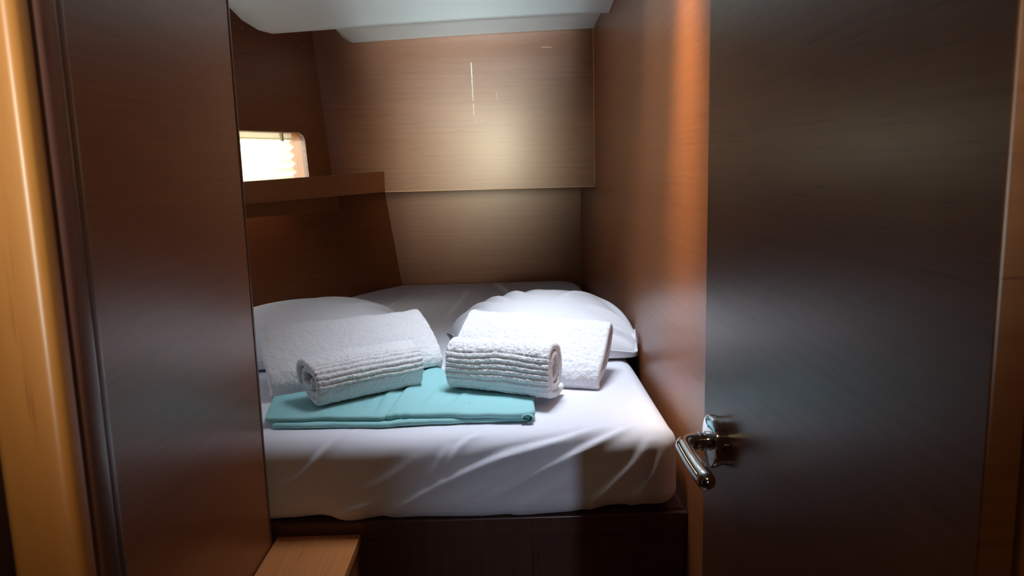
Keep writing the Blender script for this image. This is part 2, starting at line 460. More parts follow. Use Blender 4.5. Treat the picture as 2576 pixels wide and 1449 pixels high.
# ceiling: headliner in padded panels (camber: lower on the hull side)
ce = bpy.data.objects.new('ceiling', None)
bm = bmesh.new()
def ceil_strip(bm, prof, xs):
    """prof: list of (y,z) ; xs: list of (x, dz, dy) ; closed loop profile"""
    rows = []
    for x, dz, dy in xs: rows.append([bm.verts.new((x, y+dy, z+dz)) for y, z in prof])
    n = len(prof)
    for r0, r1 in zip(rows, rows[1:]):
        for i in range(n): bm.faces.new((r0[i], r0[(i+1) % n], r1[(i+1) % n], r1[i]))
    bm.faces.new(rows[0]); bm.faces.new(rows[-1])
# deck slab above with the hatch opening
deck = bmesh.new()
HX0, HX1, HY0, HY1 = -0.13, 0.31, 1.18, 1.82
for (x0, x1, y0, y1) in ((-1.4, HX0, 0.34, 3.5), (HX1, 0.42, 0.34, 3.5), (HX0, HX1, 0.34, HY0), (HX0, HX1, HY1, 3.5)):
    box(deck, x0, x1, y0, y1, 1.806, 1.83)
ce = obj('ceiling', deck, M_vinyl); struct(ce)
def cam_z(x): # camber
    return -0.040*max(0, min(1, (XR-x)/1.1))**1.3
xs = [(XR-.001-(XR+1.05)*k/24, 0, 0) for k in range(25)]
def rail(y_r, y_l, z): return [(x, cam_z(x)+0, (y_l-y_r)*(XR-x)/1.0) for x, _, _ in xs]
# near padded panel: flat, sloping face down to its thin rear lip
bm = bmesh.new()
prof = [(1.90, 1.795), (1.90, 1.778), (2.05, 1.772), (2.20, 1.762), (2.33, 1.757), (2.42, 1.742), (2.445, 1.738), (2.456, 1.742), (2.458, 1.752), (2.45, 1.795)]
xs1 = [(x, dz, 0.0) for x, dz, _ in rail(0, 0, 0) if x > -0.76]
xl = xs1[-1][0]
xs1 += [(xl-.035, xs1[-1][1]+0.008, -0.02), (xl-.07, xs1[-1][1]+0.030, -0.06)]
ceil_strip(bm, prof, xs1)
hp = obj('headliner_panel', bm, M_vinyl, ce); auto_smooth(hp, 50)
bm = bmesh.new()
prof = [(2.47, 1.797), (2.47, 1.780), (2.62, 1.777), (2.80, 1.768), (2.842, 1.762), (2.848, 1.768), (2.848, 1.797)]
xs2 = [(x, dz, 0.0) for x, dz, _ in rail(0, 0, 0) if x > -0.585]
xl = xs2[-1][0]
xs2 += [(xl-.02, xs2[-1][1]+.006, -0.0), (xl-.04, xs2[-1][1]+0.022, -0.0)]
ceil_strip(bm, prof, xs2)
hp = obj('headliner_panel', bm, M_vinyl, ce); auto_smooth(hp, 50)
# headliner nearer the hatch
bm = bmesh.new()
for (x0, x1, y0, y1) in ((-1.2, HX0-.03, 0.42, 1.895), (HX1+.03, XR-.001, 0.42, 1.895), (HX0-.03, HX1+.03, 0.42, HY0-.03), (HX0-.03, HX1+.03, HY1+.03, 1.895)):
    box(bm, x0, x1, y0, y1, 1.785, 1.805)
obj('headliner_panel', bm, M_vinyl, ce)
# deck hatch above the berth (window_2): coaming, frame and acrylic lid
M_coam = plain('hatch_coaming', (0.55, 0.56, 0.56), 0.6)
bm = bmesh.new()
for (x0, x1, y0, y1) in ((HX0-.02, HX0, HY0-.02, HY1+.02), (HX1, HX1+.02, HY0-.02, HY1+.02), (HX0, HX1, HY0-.02, HY0), (HX0, HX1, HY1, HY1+.02)):
    box(bm, x0, x1, y0, y1, 1.784, 2.16)
hw = struct(obj('window_2', bm, M_coam))
boxo('pane', HX0-.02, HX1+.02, HY0-.02, HY1+.02, 2.165, 2.175, M_glass, hw)

# front bulkhead with the doorway, posts and header
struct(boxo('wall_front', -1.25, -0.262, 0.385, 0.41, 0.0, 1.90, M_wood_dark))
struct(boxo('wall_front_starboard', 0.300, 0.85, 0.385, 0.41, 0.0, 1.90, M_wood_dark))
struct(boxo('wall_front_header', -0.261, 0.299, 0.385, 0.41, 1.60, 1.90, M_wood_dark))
# left door post: rounded pale face and a dark bead inside
bm = bmesh.new(); box(bm, -0.2385, -0.2055, 0.336, 0.352, 0.0, 1.60)
es = [e for e in bm.edges if abs(e.verts[0].co.z-e.verts[1].co.z) > 1]
bmesh.ops.bevel(bm, geom=es, offset=0.005, segments=5, profile=0.5, affect='EDGES')
o = struct(obj('trim_1', bm, M_wood_post)); auto_smooth(o, 40)
bm = bmesh.new(); box(bm, -0.2440, -0.2045, 0.3525, 0.371, 0.0, 1.60)
box(bm, -0.262, -0.2085, 0.3712, 0.3845, 0.0, 1.60)
es = [e for e in bm.edges if abs(e.verts[0].co.z-e.verts[1].co.z) > 1]
bmesh.ops.bevel(bm, geom=es, offset=0.004, segments=4, profile=0.5, affect='EDGES')
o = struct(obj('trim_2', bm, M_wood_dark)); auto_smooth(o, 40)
# right door post
bm = bmesh.new(); box(bm, 0.2525, 0.300, 0.345, 0.384, 0.0, 1.60)
es = [e for e in bm.edges if abs(e.verts[0].co.z-e.verts[1].co.z) > 1]
bmesh.ops.bevel(bm, geom=es, offset=0.004, segments=4, profile=0.5, affect='EDGES')
o = struct(obj('trim_3', bm, M_wood_post)); auto_smooth(o, 40)

# saloon passage behind the camera
struct(boxo('wall_passage_left', -0.87, -0.85, -1.9, 0.384, 0.0, 1.92, M_wood))
struct(boxo('wall_passage_right', 0.85, 0.87, -1.9, 0.384, 0.0, 1.92, M_wood))
struct(boxo('wall_passage_rear', -0.87, 0.87, -1.92, -1.9, 0.0, 1.92, M_vinyl))
struct(boxo('ceiling_passage', -0.87, 0.87, -1.92, 0.34, 1.92, 1.94, M_vinyl))

# open door with its lever handle
DX = 0.233
dr = struct(boxo('door_1', DX, DX+0.018, 0.350, 0.865, 0.03, 1.595, M_wood, None, 0.0015, 2))
dr.name = 'door_1'
hd_y, hd_z = 0.790, 0.969
bm = bmesh.new()
lathe_x(bm, DX, hd_y, hd_z, [(0.0005, 0.0265), (-0.0075, 0.0268), (-0.0078, 0.0285), (-0.0125, 0.0290), (-0.0142, 0.0284), (-0.0148, 0.0268), (-0.0149, 0.0105)])
ro = obj('handle_rosette', bm, M_chrome, dr); auto_smooth(ro, 40)
bm = bmesh.new()
lathe_x(bm, DX, hd_y, hd_z, [(-0.0145, 0.0105), (-0.0190, 0.0105), (-0.0195, 0.0088), (-0.0215, 0.0088), (-0.0220, 0.0104), (-0.0255, 0.0104), (-0.0258, 0.0094)])
nk = obj('handle_collar', bm, M_chrome, dr); auto_smooth(nk, 40)
bm = bmesh.new()
path = []; rads = []
x0 = DX-0.0255; xb = DX-0.046; R = 0.017
path.append((x0, hd_y, hd_z)); rads.append(.0090)
path.append((x0-.004, hd_y, hd_z)); rads.append(.0092)
for k in range(13):
    a = math.pi/2*k/12
    path.append((xb+R-R*math.sin(a)-0.0, hd_y-R*(1-math.cos(a)), hd_z)); rads.append(.0092-.0006*k/12)
y1 = hd_y-R
for k in range(1, 15):
    t = k/14
    path.append((xb+0.004*t*t, y1-0.074*t, hd_z-0.006*t)); rads.append(.0086+.0008*t)
ex, ey, ez = path[-1]
for k in range(1, 8):
    a = math.pi/2*k/7
    path.append((ex, ey-.0094*math.sin(a), ez)); rads.append(max(.0094*math.cos(a), .0004))
# one continuous frame for the bent lever
P_ = [Vector(p) for p in path]; rings = []
for i, p in enumerate(P_):
    t = (P_[min(i+1, len(P_)-1)]-P_[max(i-1, 0)]).normalized(); u = Vector((0, 0, 1)); s = t.cross(u).normalized(); u = s.cross(t)
    rings.append([bm.verts.new(p+rads[i]*(math.cos(2*math.pi*k/32)*s+1.0*math.sin(2*math.pi*k/32)*u)) for k in range(32)])
for r0, r1 in zip(rings, rings[1:]):
    for k in range(32): bm.faces.new((r0[k], r0[(k+1) % 32], r1[(k+1) % 32], r1[k]))
bm.faces.new(rings[0]); bm.faces.new(rings[-1])
lv = obj('handle_lever', bm, M_chrome, dr); auto_smooth(lv, 50)
bm = bmesh.new(); bmesh.ops.create_uvsphere(bm, u_segments=16, v_segments=10, radius=0.0022)
bmesh.ops.translate(bm, verts=bm.verts, vec=(x0-.002, hd_y-.0083, hd_z-.0030)); obj('set_screw', bm, M_steel, dr, True)
bo = boxo('privacy_snib', DX-.0065, DX-.0008, hd_y-.0325, hd_y-.0255, hd_z-.006, hd_z+.007, M_chrome, dr, .001, 2)

# tall hanging locker on the left of the entrance
tl = thing('hanging_locker', 'tall dark wooden locker side panel just inside the doorway on the left', 'locker', (-0.7, 1.1, 0))
bm = bmesh.new(); box(bm, -0.480, -0.460, 0.425, 1.345, 0.001, 1.784)
obj('side_panel', bm, M_wood, tl)
bm = bmesh.new(); box(bm, -0.484, -0.4585, 1.3455, 1.357, 0.001, 1.784)
es = [e for e in bm.edges if abs(e.verts[0].co.z-e.verts[1].co.z) > 1]
bmesh.ops.bevel(bm, geom=es, offset=0.004, segments=4, profile=0.5, affect='EDGES')
o = obj('edge_trim', bm, M_wood_dark, tl); auto_smooth(o, 40)
boxo('rear_panel', -1.20, -0.485, 1.320, 1.340, 0.001, 1.784, M_wood, tl)

# berth base
bb = thing('berth_base', 'dark brown wooden base panel carrying the berth mattress', 'bed base', (-0.2, 1.4, 0))
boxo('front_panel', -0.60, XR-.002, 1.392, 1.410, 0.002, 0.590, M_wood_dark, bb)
boxo('berth_board', -1.00, XR-.006, 1.412, 3.36, 0.560, 0.588, M_wood, bb) if False else None
bm = bmesh.new()
out_ = [(XR-.006, 1.40), (XR-.006, 3.37), (-0.44, 3.37), (-1.08, 2.30), (-1.08, 1.40)]
lo = [bm.verts.new((x, y, .575)) for x, y in out_]; hi = [bm.verts.new((x, y, .599)) for x, y in out_]
bm.faces.new(lo); bm.faces.new(hi)
for i in range(5): bm.faces.new((lo[i], lo[(i+1) % 5], hi[(i+1) % 5], hi[i]))
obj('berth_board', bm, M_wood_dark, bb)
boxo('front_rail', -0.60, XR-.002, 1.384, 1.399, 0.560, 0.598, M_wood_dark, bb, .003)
# step / seat at lower left
st = thing('step', 'orange brown wooden step box against the berth base at lower left', 'step', (-0.37, 1.2, 0))
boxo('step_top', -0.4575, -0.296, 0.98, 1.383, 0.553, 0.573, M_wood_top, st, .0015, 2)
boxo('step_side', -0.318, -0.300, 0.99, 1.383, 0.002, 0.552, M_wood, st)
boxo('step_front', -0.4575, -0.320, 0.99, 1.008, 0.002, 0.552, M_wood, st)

# tiny screw heads on the hull panels
screw(hull_pt(0.335, 1.745, -0.0003), -HO, bpy.data.objects['wall_left'])
screw(hull_pt(0.075, 1.715, -0.0003), -HO, bpy.data.objects['wall_left'])

# ================================================================== MATTRESS
ZM = 0.77
outline = [(XR-.020, 1.370), (XR-.014, 3.20), (XR-.030, 3.30), (XR-.09, 3.355), (-0.475, 3.36), (-0.90, 2.66), (-1.02, 2.46), (-1.02, 1.370)]
me = soft_prism(outline, 0.600, ZM, 0.066, 0.0062, 8)
v, n = mesh_arrays(me)
t = np.where(v[:, 2] > ZM-0.02, 0, 0) + (v[:, 1]-1.370) - (ZM-v[:, 2])
P2 = np.stack([v[:, 0], t], 1)
def F(x, z): return (x, z-ZM)
folds = [
 ([F(-.26, .612), F(-.19, .650), F(-.12, .688), F(-.03, .725), F(.05, .748), (.12, .00), (.20, .05)], .0075, .0070),
 ([F(-.07, .640), F(.00, .668), F(.05, .700), F(.12, .727), (.20, .005), (.26, .06)], .0070, .0062),
 ([F(-.12, .640), F(-.03, .676)], .007, .0030),
 ([F(-.165, .680), F(-.14, .715), (-.115, -.01)], .006, .0035),
 ([F(-.150, .675), F(-.12, .715), (-.09, .00), (-.04, .03)], .006, .0035),
 ([F(-.46, .682), F(-.40, .700), (-.355, -.02), (-.30, .06)], .006, .0040),
 ([F(-.46, .612), F(-.40, .608), F(-.33, .622), F(-.25, .652)], .009, .0060),
 ([F(.13, .605), F(.20, .672), F(.25, .722), (.27, .0)], .008, .0045),
 ([F(.22, .61), F(.27, .68), F(.29, .73)], .007, .0035),
 ([F(-.02, .612), F(.06, .650), F(.14, .70)], .008, .0030),
 ([F(-.30, .66), F(-.22, .70), F(-.17, .735)], .012, .0025),
 ([(-.30, .10), (-.05, .13), (.15, .20)], .006, .0010), ([(-.05, .05), (.12, .09), (.24, .14)], .005, .0010),
 ([(-.20, 1.1), (-.16, 1.6), (-.14, 1.95)], .016, .006), ([(.04, 1.5), (.0, 1.75), (-.05, 1.97)], .014, .006),
 ([(-.48, 1.15), (-.42, 1.5), (-.32, 1.95)], .016, .006), ([(-.30, .62), (-.15, .75), (.0, .85)], .014, .004), ([(-.28, .50), (-.12, .56), (.0, .66)], .010, .003), ([(-.10, .9), (-.02, 1.2), (.02, 1.5)], .016, .005), ([(.10, 1.6), (.2, 1.7), (.3, 1.72)], .014, .006),
]
disp = fold_field(P2, folds)
edge = np.clip((0.05-(v[:, 2]-0.600))/0.05, 0, 1)
disp += 0.0035*vnoise(v, 9.0)*(v[:, 1] < 1.42) + 0.0015*vnoise(v, 5.0)
disp += 0.006*edge*vnoise(v*np.array([1, .2, .2]), 16.0)*(v[:, 1] < 1.5)
v2 = v+n*disp[:, None]
# sheet hem rises slightly towards the wall
fr = (v[:, 1] < 1.45) & (v[:, 2] < .66)
k = np.clip((v[:, 0]-0.05)/0.28, 0, 1)*np.clip((.66-v[:, 2])/.06, 0, 1)*np.clip((1.45-v[:, 1])/.05, 0, 1)
v2[:, 2] += 0.014*k
v2[:, 0] = np.minimum(v2[:, 0], XR-.0045)
und = (v[:, 1] > 1.43) & (v[:, 1] < 2.3)
v2[und, 2] = np.minimum(v2[und, 2], ZM+.0008)
v2[:, 2] = np.maximum(v2[:, 2], 0.5995)
mesh_set(me, v2)
tag(link_mesh('mattress', me, M_sheet), 'thick berth mattress in a wrinkled white fitted sheet', 'mattress')

# ================================================================== PILLOWS (two stitched sheets, inflated)
def sim_pillow(W, H, nu, nv, M, press, steps, floor_z, xmax, grav=0.0009, seed=1, pins=None, xmin=None):
    rs = np.random.RandomState(seed)
    u = np.linspace(-W/2, W/2, nu); vv = np.linspace(-H/2, H/2, nv)
    U, V = np.meshgrid(u, vv, indexing='ij')
    X = np.zeros((2, nu, nv, 3)); X[:, :, :, 0] = U; X[:, :, :, 1] = V
    b0 = (1-(2*U/W)**2)*(1-(2*V/H)**2)
    X[0, :, :, 2] = 0.02*b0; X[1, :, :, 2] = -0.02*b0
    X[..., 2] += rs.randn(2, nu, nv)*0.0006*b0
    X = X@np.array(M.to_3x3()).T+np.array(M.translation)
    du = W/(nu-1); dv = H/(nv-1); dd = math.hypot(du, dv)
    Vel = np.zeros_like(X)
    def con(a, b_, L, k, lim=None):
        d = b_-a; l = np.linalg.norm(d, axis=-1, keepdims=True)+1e-9
        c = (l-L)/l*0.5*k
        if lim is not None: c = np.where(l < L, c*lim, c)
        a += d*c; b_ -= d*c
    vol0 = None
    for st_ in range(steps):
        # face normals -> pressure
        gu = np.gradient(X, axis=1); gv = np.gradient(X, axis=2); N = np.cross(gu, gv); N[1] *= -1
        sgn = 1.0
        Nn = N/(du*dv)
        mid = 0.5*(X[0]+X[1])
        thick = np.linalg.norm(X[0]-X[1], axis=-1).mean()
        p = press*max(0.15, 1.0-thick/PT)
        Vel = Vel*0.90+Nn*p*sgn
        Vel[..., 2] -= grav
        X = X+Vel*1.0
        Xp = X.copy()
        for it in range(10):
            for s in (0, 1):
                e = (nu-s)//2*2
                con(X[:, s:s+e:2][:, :e//2], X[:, s+1:s+e:2][:, :e//2], du, 1.0)
                e = (nv-s)//2*2
                con(X[:, :, s:s+e:2][:, :, :e//2], X[:, :, s+1:s+e:2][:, :, :e//2], dv, 1.0)
            for s in (0, 1):
                con(X[:, s:-1:2, :-1], X[:, s+1::2, 1:][:, :X[:, s:-1:2].shape[1]], dd, 0.45)
                con(X[:, s:-1:2, 1:], X[:, s+1::2, :-1][:, :X[:, s:-1:2].shape[1]], dd, 0.45)
            # slight bending
            for s in (0, 1, 2):
                a = X[:, s:-2:3]; b_ = X[:, s+2::3][:, :a.shape[1]]; con(a[:, :b_.shape[1]], b_, 2*du, 0.10)
                a = X[:, :, s:-2:3]; b_ = X[:, :, s+2::3][:, :, :a.shape[2]]; con(a[:, :, :b_.shape[2]], b_, 2*dv, 0.10)
            for sl in ((slice(0, 1), slice(None)), (slice(-1, None), slice(None)), (slice(None), slice(0, 1)), (slice(None), slice(-1, None))):
                m_ = 0.5*(X[0][sl]+X[1][sl]); X[0][sl] = m_; X[1][sl] = m_
            if pins:
                for (i, j, tgt) in pins:
                    X[:, i, j] = X[:, i, j]*0.9+np.array(tgt)*0.1
            X[..., 2] = np.maximum(X[..., 2], floor_z)
            if xmax is not None: X[..., 0] = np.minimum(X[..., 0], xmax)
        Vel = Vel+(X-Xp)
        fl = X[..., 2] < floor_z+1e-4
        Vel[fl] *= 0.3
        sp = np.linalg.norm(Vel, axis=-1, keepdims=True); Vel *= np.minimum(1, 0.01/(sp+1e-9))
    return X

PT = 0.14
def pillow(name, X, label, folds=None):
    _, nu, nv, _ = X.shape
    if folds:
        uu, ww = np.meshgrid(np.linspace(0, 1, nu), np.linspace(0, 1, nv), indexing='ij')
        fl = fold_field(np.stack([uu.ravel(), ww.ravel()], 1), folds).reshape(nu, nv)
        gu = np.gradient(X[0], axis=0); gv = np.gradient(X[0], axis=1); N = np.cross(gu, gv); N /= np.linalg.norm(N, axis=-1, keepdims=True)+1e-9
        fl *= 1.7*np.minimum(1, np.minimum(np.minimum(uu, 1-uu), np.minimum(ww, 1-ww))/0.05)
        X = X.copy(); X[0] += N*fl[..., None]
    bm = bmesh.new()
    T = [[bm.verts.new(X[0, i, j]) for j in range(nv)] for i in range(nu)]
    Bm = [[T[i][j] if i in (0, nu-1) or j in (0, nv-1) else bm.verts.new(X[1, i, j]) for j in range(nv)] for i in range(nu)]
    for i in range(nu-1):
        for j in range(nv-1):
            bm.faces.new((T[i][j], T[i+1][j], T[i+1][j+1], T[i][j+1]))
            bm.faces.new((Bm[i][j], Bm[i][j+1], Bm[i+1][j+1], Bm[i+1][j]))
    rim = [T[i][0] for i in range(nu)]+[T[nu-1][j] for j in range(1, nv)]+[T[i][nv-1] for i in range(nu-2, -1, -1)]+[T[0][j] for j in range(nv-2, 0, -1)]
    rimco = [v.co.copy() for v in rim]
    o = obj(name, bm, M_pillow, None, True)
    sb = o.modifiers.new('smooth', 'SUBSURF'); sb.levels = 1; sb.render_levels = 1
    tag(o, label, 'pillow', 'white pillows on the berth')
    # stitched hem
    bm = bmesh.new(); m = len(rimco); rings = []
    for i in range(m):
        t = (rimco[(i+1) % m]-rimco[i-1]).normalized(); s = t.cross(Vector((0, 0, 1)))
        if s.length < 1e-3: s = Vector((1, 0, 0))
        s.normalize(); u = s.cross(t)
        rings.append([bm.verts.new(rimco[i]+0.0016*(math.cos(a)*s+math.sin(a)*u)) for a in [2*math.pi*k/8 for k in range(8)]])
    for i in range(m):
        r0, r1 = rings[i], rings[(i+1) % m]
        for k in range(8): bm.faces.new((r0[k], r0[(k+1) % 8], r1[(k+1) % 8], r1[k]))
    h = obj('hem_seam', bm, M_pillow, o, True)
    return o

Mr = Matrix.Translation((0.125, 2.08, 0.86)) @ Matrix.Rotation(math.radians(8), 4, 'Z') @ Matrix.Rotation(math.radians(14), 4, 'X') @ Matrix.Rotation(math.radians(-6), 4, 'Y')
Xr = sim_pillow(0.525, 0.47, 66, 56, Mr, 0.0035, 110, ZM+0.004, XR-.004, seed=2, pins=[(65, 0, (0.340, 1.95, 0.868))])
pillow('pillow', Xr, 'plump white pillow pressed against the right wall behind the brighter towels', [([(.02, .85), (.12, .70), (.20, .45)], .016, .006), ([(.08, .93), (.20, .72), (.28, .40)], .016, .006), ([(.16, .95), (.28, .72), (.34, .42)], .016, .006), ([(.26, .96), (.38, .75), (.42, .45)], .018, .006), ([(.38, .96), (.46, .78), (.52, .60)], .016, .004), ([(.98, .06), (.82, .22), (.68, .30)], .018, .008), ([(.97, .12), (.86, .35), (.78, .55)], .018, .006), ([(.93, .03), (.80, .12), (.60, .16)], .016, .006), ([(.55, .35), (.64, .50), (.80, .58)], .020, .005)])
Ml = Matrix.Translation((-0.565, 2.10, 0.86)) @ Matrix.Rotation(math.radians(12), 4, 'Z') @ Matrix.Rotation(math.radians(10), 4, 'X')
Xl = sim_pillow(0.60, 0.46, 66, 52, Ml, 0.0032, 110, ZM+0.004, None, seed=5)
pillow('pillow', Xl, 'flatter white pillow on the left, half hidden by the locker and a folded towel', [([(.98, .9), (.80, .72), (.55, .62)], .018, .007), ([(.96, .75), (.85, .62), (.70, .40)], .018, .005), ([(.4, .9), (.6, .8), (.85, .85)], .016, .004)])

# ================================================================== TOWELS
def spiral_path(W, H, th, turns, r0=None, n=900, start=0.0):
    """points (y,z) of a flattened roll going from outside inwards; W wide, H high"""
    pts = []
    tot = int(n*turns)
    for k in range(tot+1):
        a = start-2*math.pi*k/n
        inset = th*(k/n)
        w = W/2-inset-th/2; h = H/2-inset-th/2
        if min(w, h) < th*0.35: break
        e = 0.72   # superellipse
        c, s = math.cos(a), math.sin(a)
        pts.append((w*math.copysign(abs(c)**e, c), h*math.copysign(abs(s)**e, s)))
    return np.array(pts)

SHEET = [(-.49, 1.43), (.056, 1.425), (.056, 1.61), (-.01, 1.668), (-.15, 1.778), (-.19, 1.825), (-.27, 1.765), (-.36, 1.685), (-.518, 1.605)]
def in_poly(P, poly):
    c = np.zeros(len(P), bool); n = len(poly)
    for i in range(n):
        x0, y0 = poly[i]; x1, y1 = poly[i-1]
        k = ((y0 > P[:, 1]) != (y1 > P[:, 1])); k &= P[:, 0] < (x1-x0)*(P[:, 1]-y0)/(y1-y0+1e-12)+x0
        c ^= k
    return c

def towel(name, L, W, H, th, turns, M, label, ribs=None, start=0.0, seed=0, flap=None, step=0.0021, sag=0.0, endn=0.006, base_z=None):
    rs = np.random.RandomState(seed)
    path = spiral_path(W, H, th, turns, start=start)
    if flap is not None:
        f0 = path[0]; fl = np.array(flap)          # extra points leading to the outer end
        path = np.vstack([fl, path])
    # resample
    d = np.linalg.norm(np.diff(path, axis=0), axis=1); cum = np.concatenate([[0], np.cumsum(d)])
    ns = int(cum[-1]/step); s = np.linspace(0, cum[-1], ns)
    p = np.stack([np.interp(s, cum, path[:, 0]), np.interp(s, cum, path[:, 1])], 1)
    for _ in range(3): p[1:-1] = 0.25*p[:-2]+0.5*p[1:-1]+0.25*p[2:]
    tg = np.gradient(p, axis=0); tg /= np.linalg.norm(tg, axis=1, keepdims=True)+1e-9
    nr = np.stack([-tg[:, 1], tg[:, 0]], 1)      # outward for clockwise path
    hw = th*0.46
    # closed cross-section: outer side, rounded inner end, inner side back, rounded outer end
    cap = [(math.cos(a), math.sin(a)) for a in np.linspace(math.pi/2, -math.pi/2, 7)[1:-1]]
    outer = p+nr*hw; inner = p-nr*hw
    ring = np.vstack([outer, [p[-1]+tg[-1]*hw*c+nr[-1]*hw*q for c, q in cap], inner[::-1], [p[0]-tg[0]*hw*c-nr[0]*hw*q for c, q in cap]])
    sv = np.concatenate([s, [s[-1]]*5, s[::-1], [0]*5]); side = np.concatenate([np.ones(ns), np.zeros(5), -np.ones(ns), np.zeros(5)])
    nx = int(L/step); xs_ = np.linspace(-L/2, L/2, nx)
    m = len(ring)
    # end raggedness by arc position
    e0 = endn*vnoise(np.stack([sv*9, sv*0, sv*0+seed], 1), 1.0); e1 = endn*vnoise(np.stack([sv*9, sv*0, sv*0+seed+9.3], 1), 1.0)
    tt = (xs_/L+0.5)
    Xc = xs_[:, None]+(e0[None, :]*(1-tt)[:, None]**3-e1[None, :]*tt[:, None]**3)
    P = np.zeros((nx, m, 3)); P[..., 0] = Xc; P[..., 1] = ring[None, :, 0]; P[..., 2] = ring[None, :, 1]
    # soft edge at the ends: pinch thickness
    endd = np.minimum(xs_+L/2, L/2-xs_); pin = np.sqrt(np.clip(endd/0.004, 0, 1))*0.6+0.4
    ctr = np.vstack([p, [p[-1]]*5, p[::-1], [p[0]]*5])
    P[..., 1] = ctr[None, :, 0]+(P[..., 1]-ctr[None, :, 0])*pin[:, None]
    P[..., 2] = ctr[None, :, 1]+(P[..., 2]-ctr[None, :, 1])*pin[:, None]
    nrm = np.vstack([nr, np.repeat(nr[-1:], 5, 0), -nr[::-1], np.repeat(-nr[:1], 5, 0)])
    flat = P.reshape(-1, 3)
    sc = np.stack([flat[:, 0], np.tile(sv, nx), np.tile(side, nx)*0.5], 1)
    h = 0.0015*vnoise(sc, 300.0)+0.0011*vnoise(sc, 130.0, 7.1)+0.0022*vnoise(sc, 28.0, 3.3)
    big = 0.004*vnoise(np.stack([flat[:, 0], flat[:, 1], flat[:, 2]], 1), 11.0, seed*1.7)
    if ribs:
        r_0, r_1, per = ribs
        ss = np.tile(sv, nx)+0.0010*vnoise(sc, 40.0, 5.0)
        mk = (ss > r_0) & (ss < r_1) & (np.tile(side, nx) > 0)
        ph = (ss-r_0)/per
        groove = -np.exp(-((ph-np.round(ph))*per/0.0015)**2)*0.0042+0.0010
        h = np.where(mk, h*0.75+groove, h)
    nn = np.tile(nrm, (nx, 1))
    flat = flat.copy(); flat[:, 1] += nn[:, 0]*h; flat[:, 2] += nn[:, 1]*h
    flat[:, 1] += big*0.7; flat[:, 2] += big
    # settle
    co = flat@np.array(M.to_3x3()).T+np.array(M.translation)
    if base_z is not None: 
        bz = np.where(in_poly(co[:, :2], SHEET), 0.7985, ZM+0.002)
        low = co[:, 2] < bz; co[low, 2] = bz[low]+(co[low, 2]-bz[low])*0.04
    vs = co.astype(np.float32)
    i = np.arange(nx-1)[:, None]; j = np.arange(m)[None, :]; j2 = (j+1) % m
    f = np.stack([(i*m+j), (i*m+j2), ((i+1)*m+j2), ((i+1)*m+j)], -1).reshape(-1, 4)
    # end strips: stitch outer to inner across thickness
    ends = []
    inn = lambda k: (2*ns+5-1-k)
    for base, fl in ((0, 1), ((nx-1)*m, 0)):
        for k in range(ns-1):
            q = [base+k, base+k+1, base+inn(k+1), base+inn(k)]
            ends.append(q if fl == 0 else q[::-1])
        q = [base+ns-1]+[base+ns+c for c in range(5)]+[base+inn(ns-1)]
        # fans for the rounded ends as quads
        a = [base+ns-1, base+ns, base+ns+1, base+ns+2, base+ns+3, base+ns+4, base+inn(ns-1)]
        for (w0, w1, w2, w3) in ((0, 1, 5, 6), (1, 2, 4, 5)):
            qq = [a[w0], a[w1], a[w2], a[w3]]; ends.append(qq if fl == 0 else qq[::-1])
        b0 = 2*ns+5
        a = [base+inn(0), base+b0, base+b0+1, base+b0+2, base+b0+3, base+b0+4, base+0]
        for (w0, w1, w2, w3) in ((0, 1, 5, 6), (1, 2, 4, 5)):
            qq = [a[w0], a[w1], a[w2], a[w3]]; ends.append(qq if fl == 0 else qq[::-1])
    f = np.vstack([f, np.array(ends)])
    me = bpy.data.meshes.new(name)
    me.from_pydata(vs.tolist(), [], f.tolist()); me.update()
    bm = bmesh.new(); bm.from_mesh(me); bmesh.ops.recalc_face_normals(bm, faces=bm.faces); bm.to_mesh(me); bm.free()
    return tag(link_mesh(name, me, M_terry), label, 'towel', 'large folded towels' if name == 'bath_towel' else 'small rolled towels')

def frame(loc, zrot, xrot, yrot=0):
    return Matrix.Translation(loc) @ Matrix.Rotation(math.radians(zrot), 4, 'Z') @ Matrix.Rotation(math.radians(yrot), 4, 'Y') @ Matrix.Rotation(math.radians(xrot), 4, 'X')

# big towels lean on the pillows, small ones lie on the teal sheet
towel('bath_towel', 0.400, 0.225, 0.095, 0.021, 2.0, frame((-0.382, 1.795, 0.848), 27, 30), 'large folded white towel leaning on the left pillow behind a ribbed roll', seed=1, start=-2.4, base_z=ZM+.002, endn=.014)
towel('bath_towel', 0.365, 0.225, 0.092, 0.022, 1.8, frame((0.058, 1.780, 0.842), -18, 32, 3), 'large folded white towel leaning on the right pillow behind a ribbed roll', seed=2, start=-2.6, base_z=ZM+.002, endn=.010)
towel('hand_towel', 0.245, 0.125, 0.108, 0.016, 2.4, frame((-0.318, 1.600, 0.845), 36, 16), 'small rolled white towel with ribbed band on the left half of the teal sheet', ribs=(0.112, 0.166, 0.0088), seed=3, start=-1.2, base_z=.792, step=.0017, endn=.010)
towel('hand_towel', 0.235, 0.110, 0.124, 0.0155, 2.6, frame((-0.010, 1.590, 0.852), -22, -8), 'small rolled white towel with ribbed band at the right edge of the teal sheet', ribs=(0.075, 0.185, 0.0108), seed=4, start=-1.5, base_z=.791, step=.0017,
      flap=[(.075, -.050), (.05, -.056), (.02, -.057)])

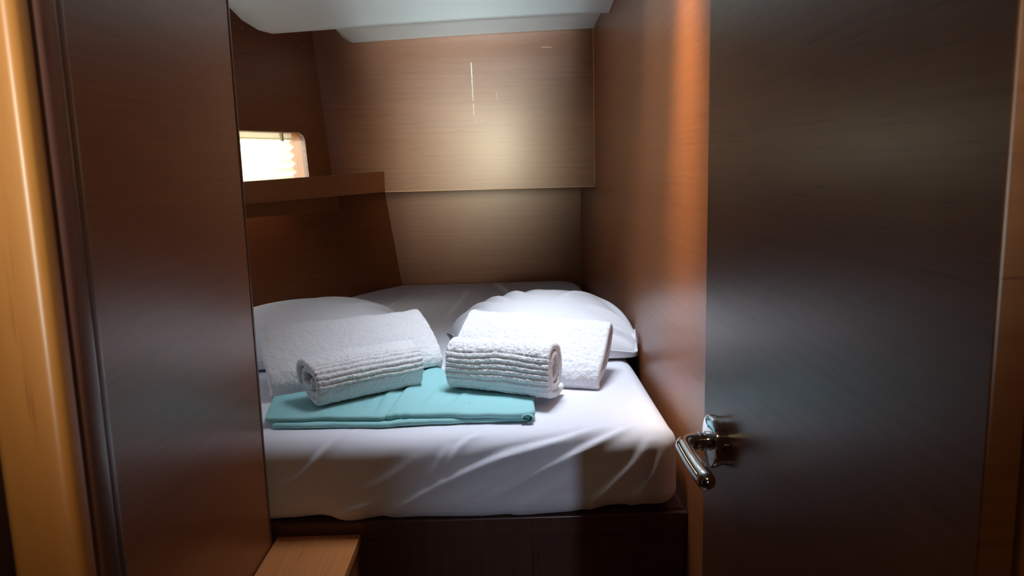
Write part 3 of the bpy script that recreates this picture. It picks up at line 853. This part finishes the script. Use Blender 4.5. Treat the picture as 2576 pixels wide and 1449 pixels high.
# ================================================================== FOLDED TEAL SHEET
ts = thing('folded_sheet', 'folded teal cotton sheet lying on the white mattress under two rolled towels', 'sheet', (-0.22, 1.6, ZM))
def slab(name, outline, z0, z1, folds, seed, amp=0.0015):
    me = soft_prism(outline, z0, z1, (z1-z0)*0.48, 0.0027, 4)
    v, n = mesh_arrays(me)
    top = n[:, 2] > -0.2
    dsp = fold_field(v[:, :2], folds)*np.clip(n[:, 2], 0, 1)
    v2 = v.copy(); v2[:, 2] += dsp
    e = vnoise(np.stack([v[:, 0], v[:, 1], v[:, 2]*0], 1), 24.0, seed)
    v2[:, 1] += 0.003*e*(v[:, 1] < 1.50); v2[:, 2] += 0.0016*vnoise(v*np.array([1, .15, 0]), 120.0, seed)*np.exp(-((v[:, 0]+.215)/.03)**2)*np.exp(-((v[:, 1]-1.44)/.04)**2); v2[:, 2] += amp*vnoise(v*np.array([1, 1, .3]), 17.0, seed+4)*top*np.clip((v[:, 2]-z0)/(z1-z0), 0, 1)
    v2[:, 2] = np.maximum(v2[:, 2], ZM+.0015)
    mesh_set(me, v2)
    return link_mesh(name, me, M_teal, ts)
z0 = ZM+.0015
slab('bottom_layer', [(-.470, 1.436), (-.36, 1.432), (-.255, 1.424), (-.14, 1.436), (.035, 1.436), (.046, 1.60), (-.02, 1.66), (-.15, 1.75), (-.30, 1.70), (-.49, 1.60)], z0, z0+.011, [], 1)
slab('top_layer', [(-.487, 1.448), (-.36, 1.446), (-.262, 1.438), (-.252, 1.438), (-.235, 1.455), (-.22, 1.62), (-.195, 1.82), (-.27, 1.76), (-.36, 1.68), (-.515, 1.60)], z0+.0095, z0+.021,
     [([(-.262, 1.445), (-.262, 1.6), (-.215, 1.80)], .008, .004), ([(-.42, 1.46), (-.30, 1.47)], .006, .001), ([(-.30, 1.5), (-.26, 1.62)], .008, .002)], 2)
slab('top_layer', [(-.248, 1.438), (-.225, 1.444), (-.12, 1.440), (.00, 1.432), (.040, 1.430), (.053, 1.445), (.052, 1.60), (-.01, 1.665), (-.15, 1.775), (-.19, 1.82), (-.225, 1.70)], z0+.0095, z0+.023,
     [([(-.236, 1.46), (-.225, 1.58), (-.20, 1.75)], .012, .006), ([(-.13, 1.45), (-.10, 1.55), (-.07, 1.66)], .008, .0022), ([(-.18, 1.47), (-.15, 1.6), (-.15, 1.72)], .008, .0018)], 3)

def roll_end(name, c, r0, r1, turns, y0, y1, th):
    """short spiral roll of cloth lying along y, closed thickness"""
    bm = bmesh.new(); n = int(28*turns); rows = []
    for i in range(n+1):
        a = -math.pi/2+2*math.pi*i/28; r_ = r0+(r1-r0)*i/n
        o = (c[0]+r_*1.5*math.cos(a), c[2]+r_*math.sin(a)); q = (c[0]+(r_-th)*1.5*math.cos(a), c[2]+(r_-th)*math.sin(a))
        wob = 0.002*math.sin(a*1.3)
        rows.append([bm.verts.new((o[0], y0+wob, o[1])), bm.verts.new((o[0], y1, o[1])), bm.verts.new((q[0], y1, q[1])), bm.verts.new((q[0], y0+wob, q[1]))])
    for a, b_ in zip(rows, rows[1:]):
        for k in range(4): bm.faces.new((a[k], a[(k+1) % 4], b_[(k+1) % 4], b_[k]))
    bm.faces.new(rows[0]); bm.faces.new(rows[-1])
    o = obj(name, bm, M_teal, ts, True)
    sb = o.modifiers.new('s', 'SUBSURF'); sb.levels = 1; sb.render_levels = 1
    return o
roll_end('rolled_corner', (0.034, 0, z0+0.0115), 0.0108, 0.003, 1.6, 1.4235, 1.455, 0.0026)
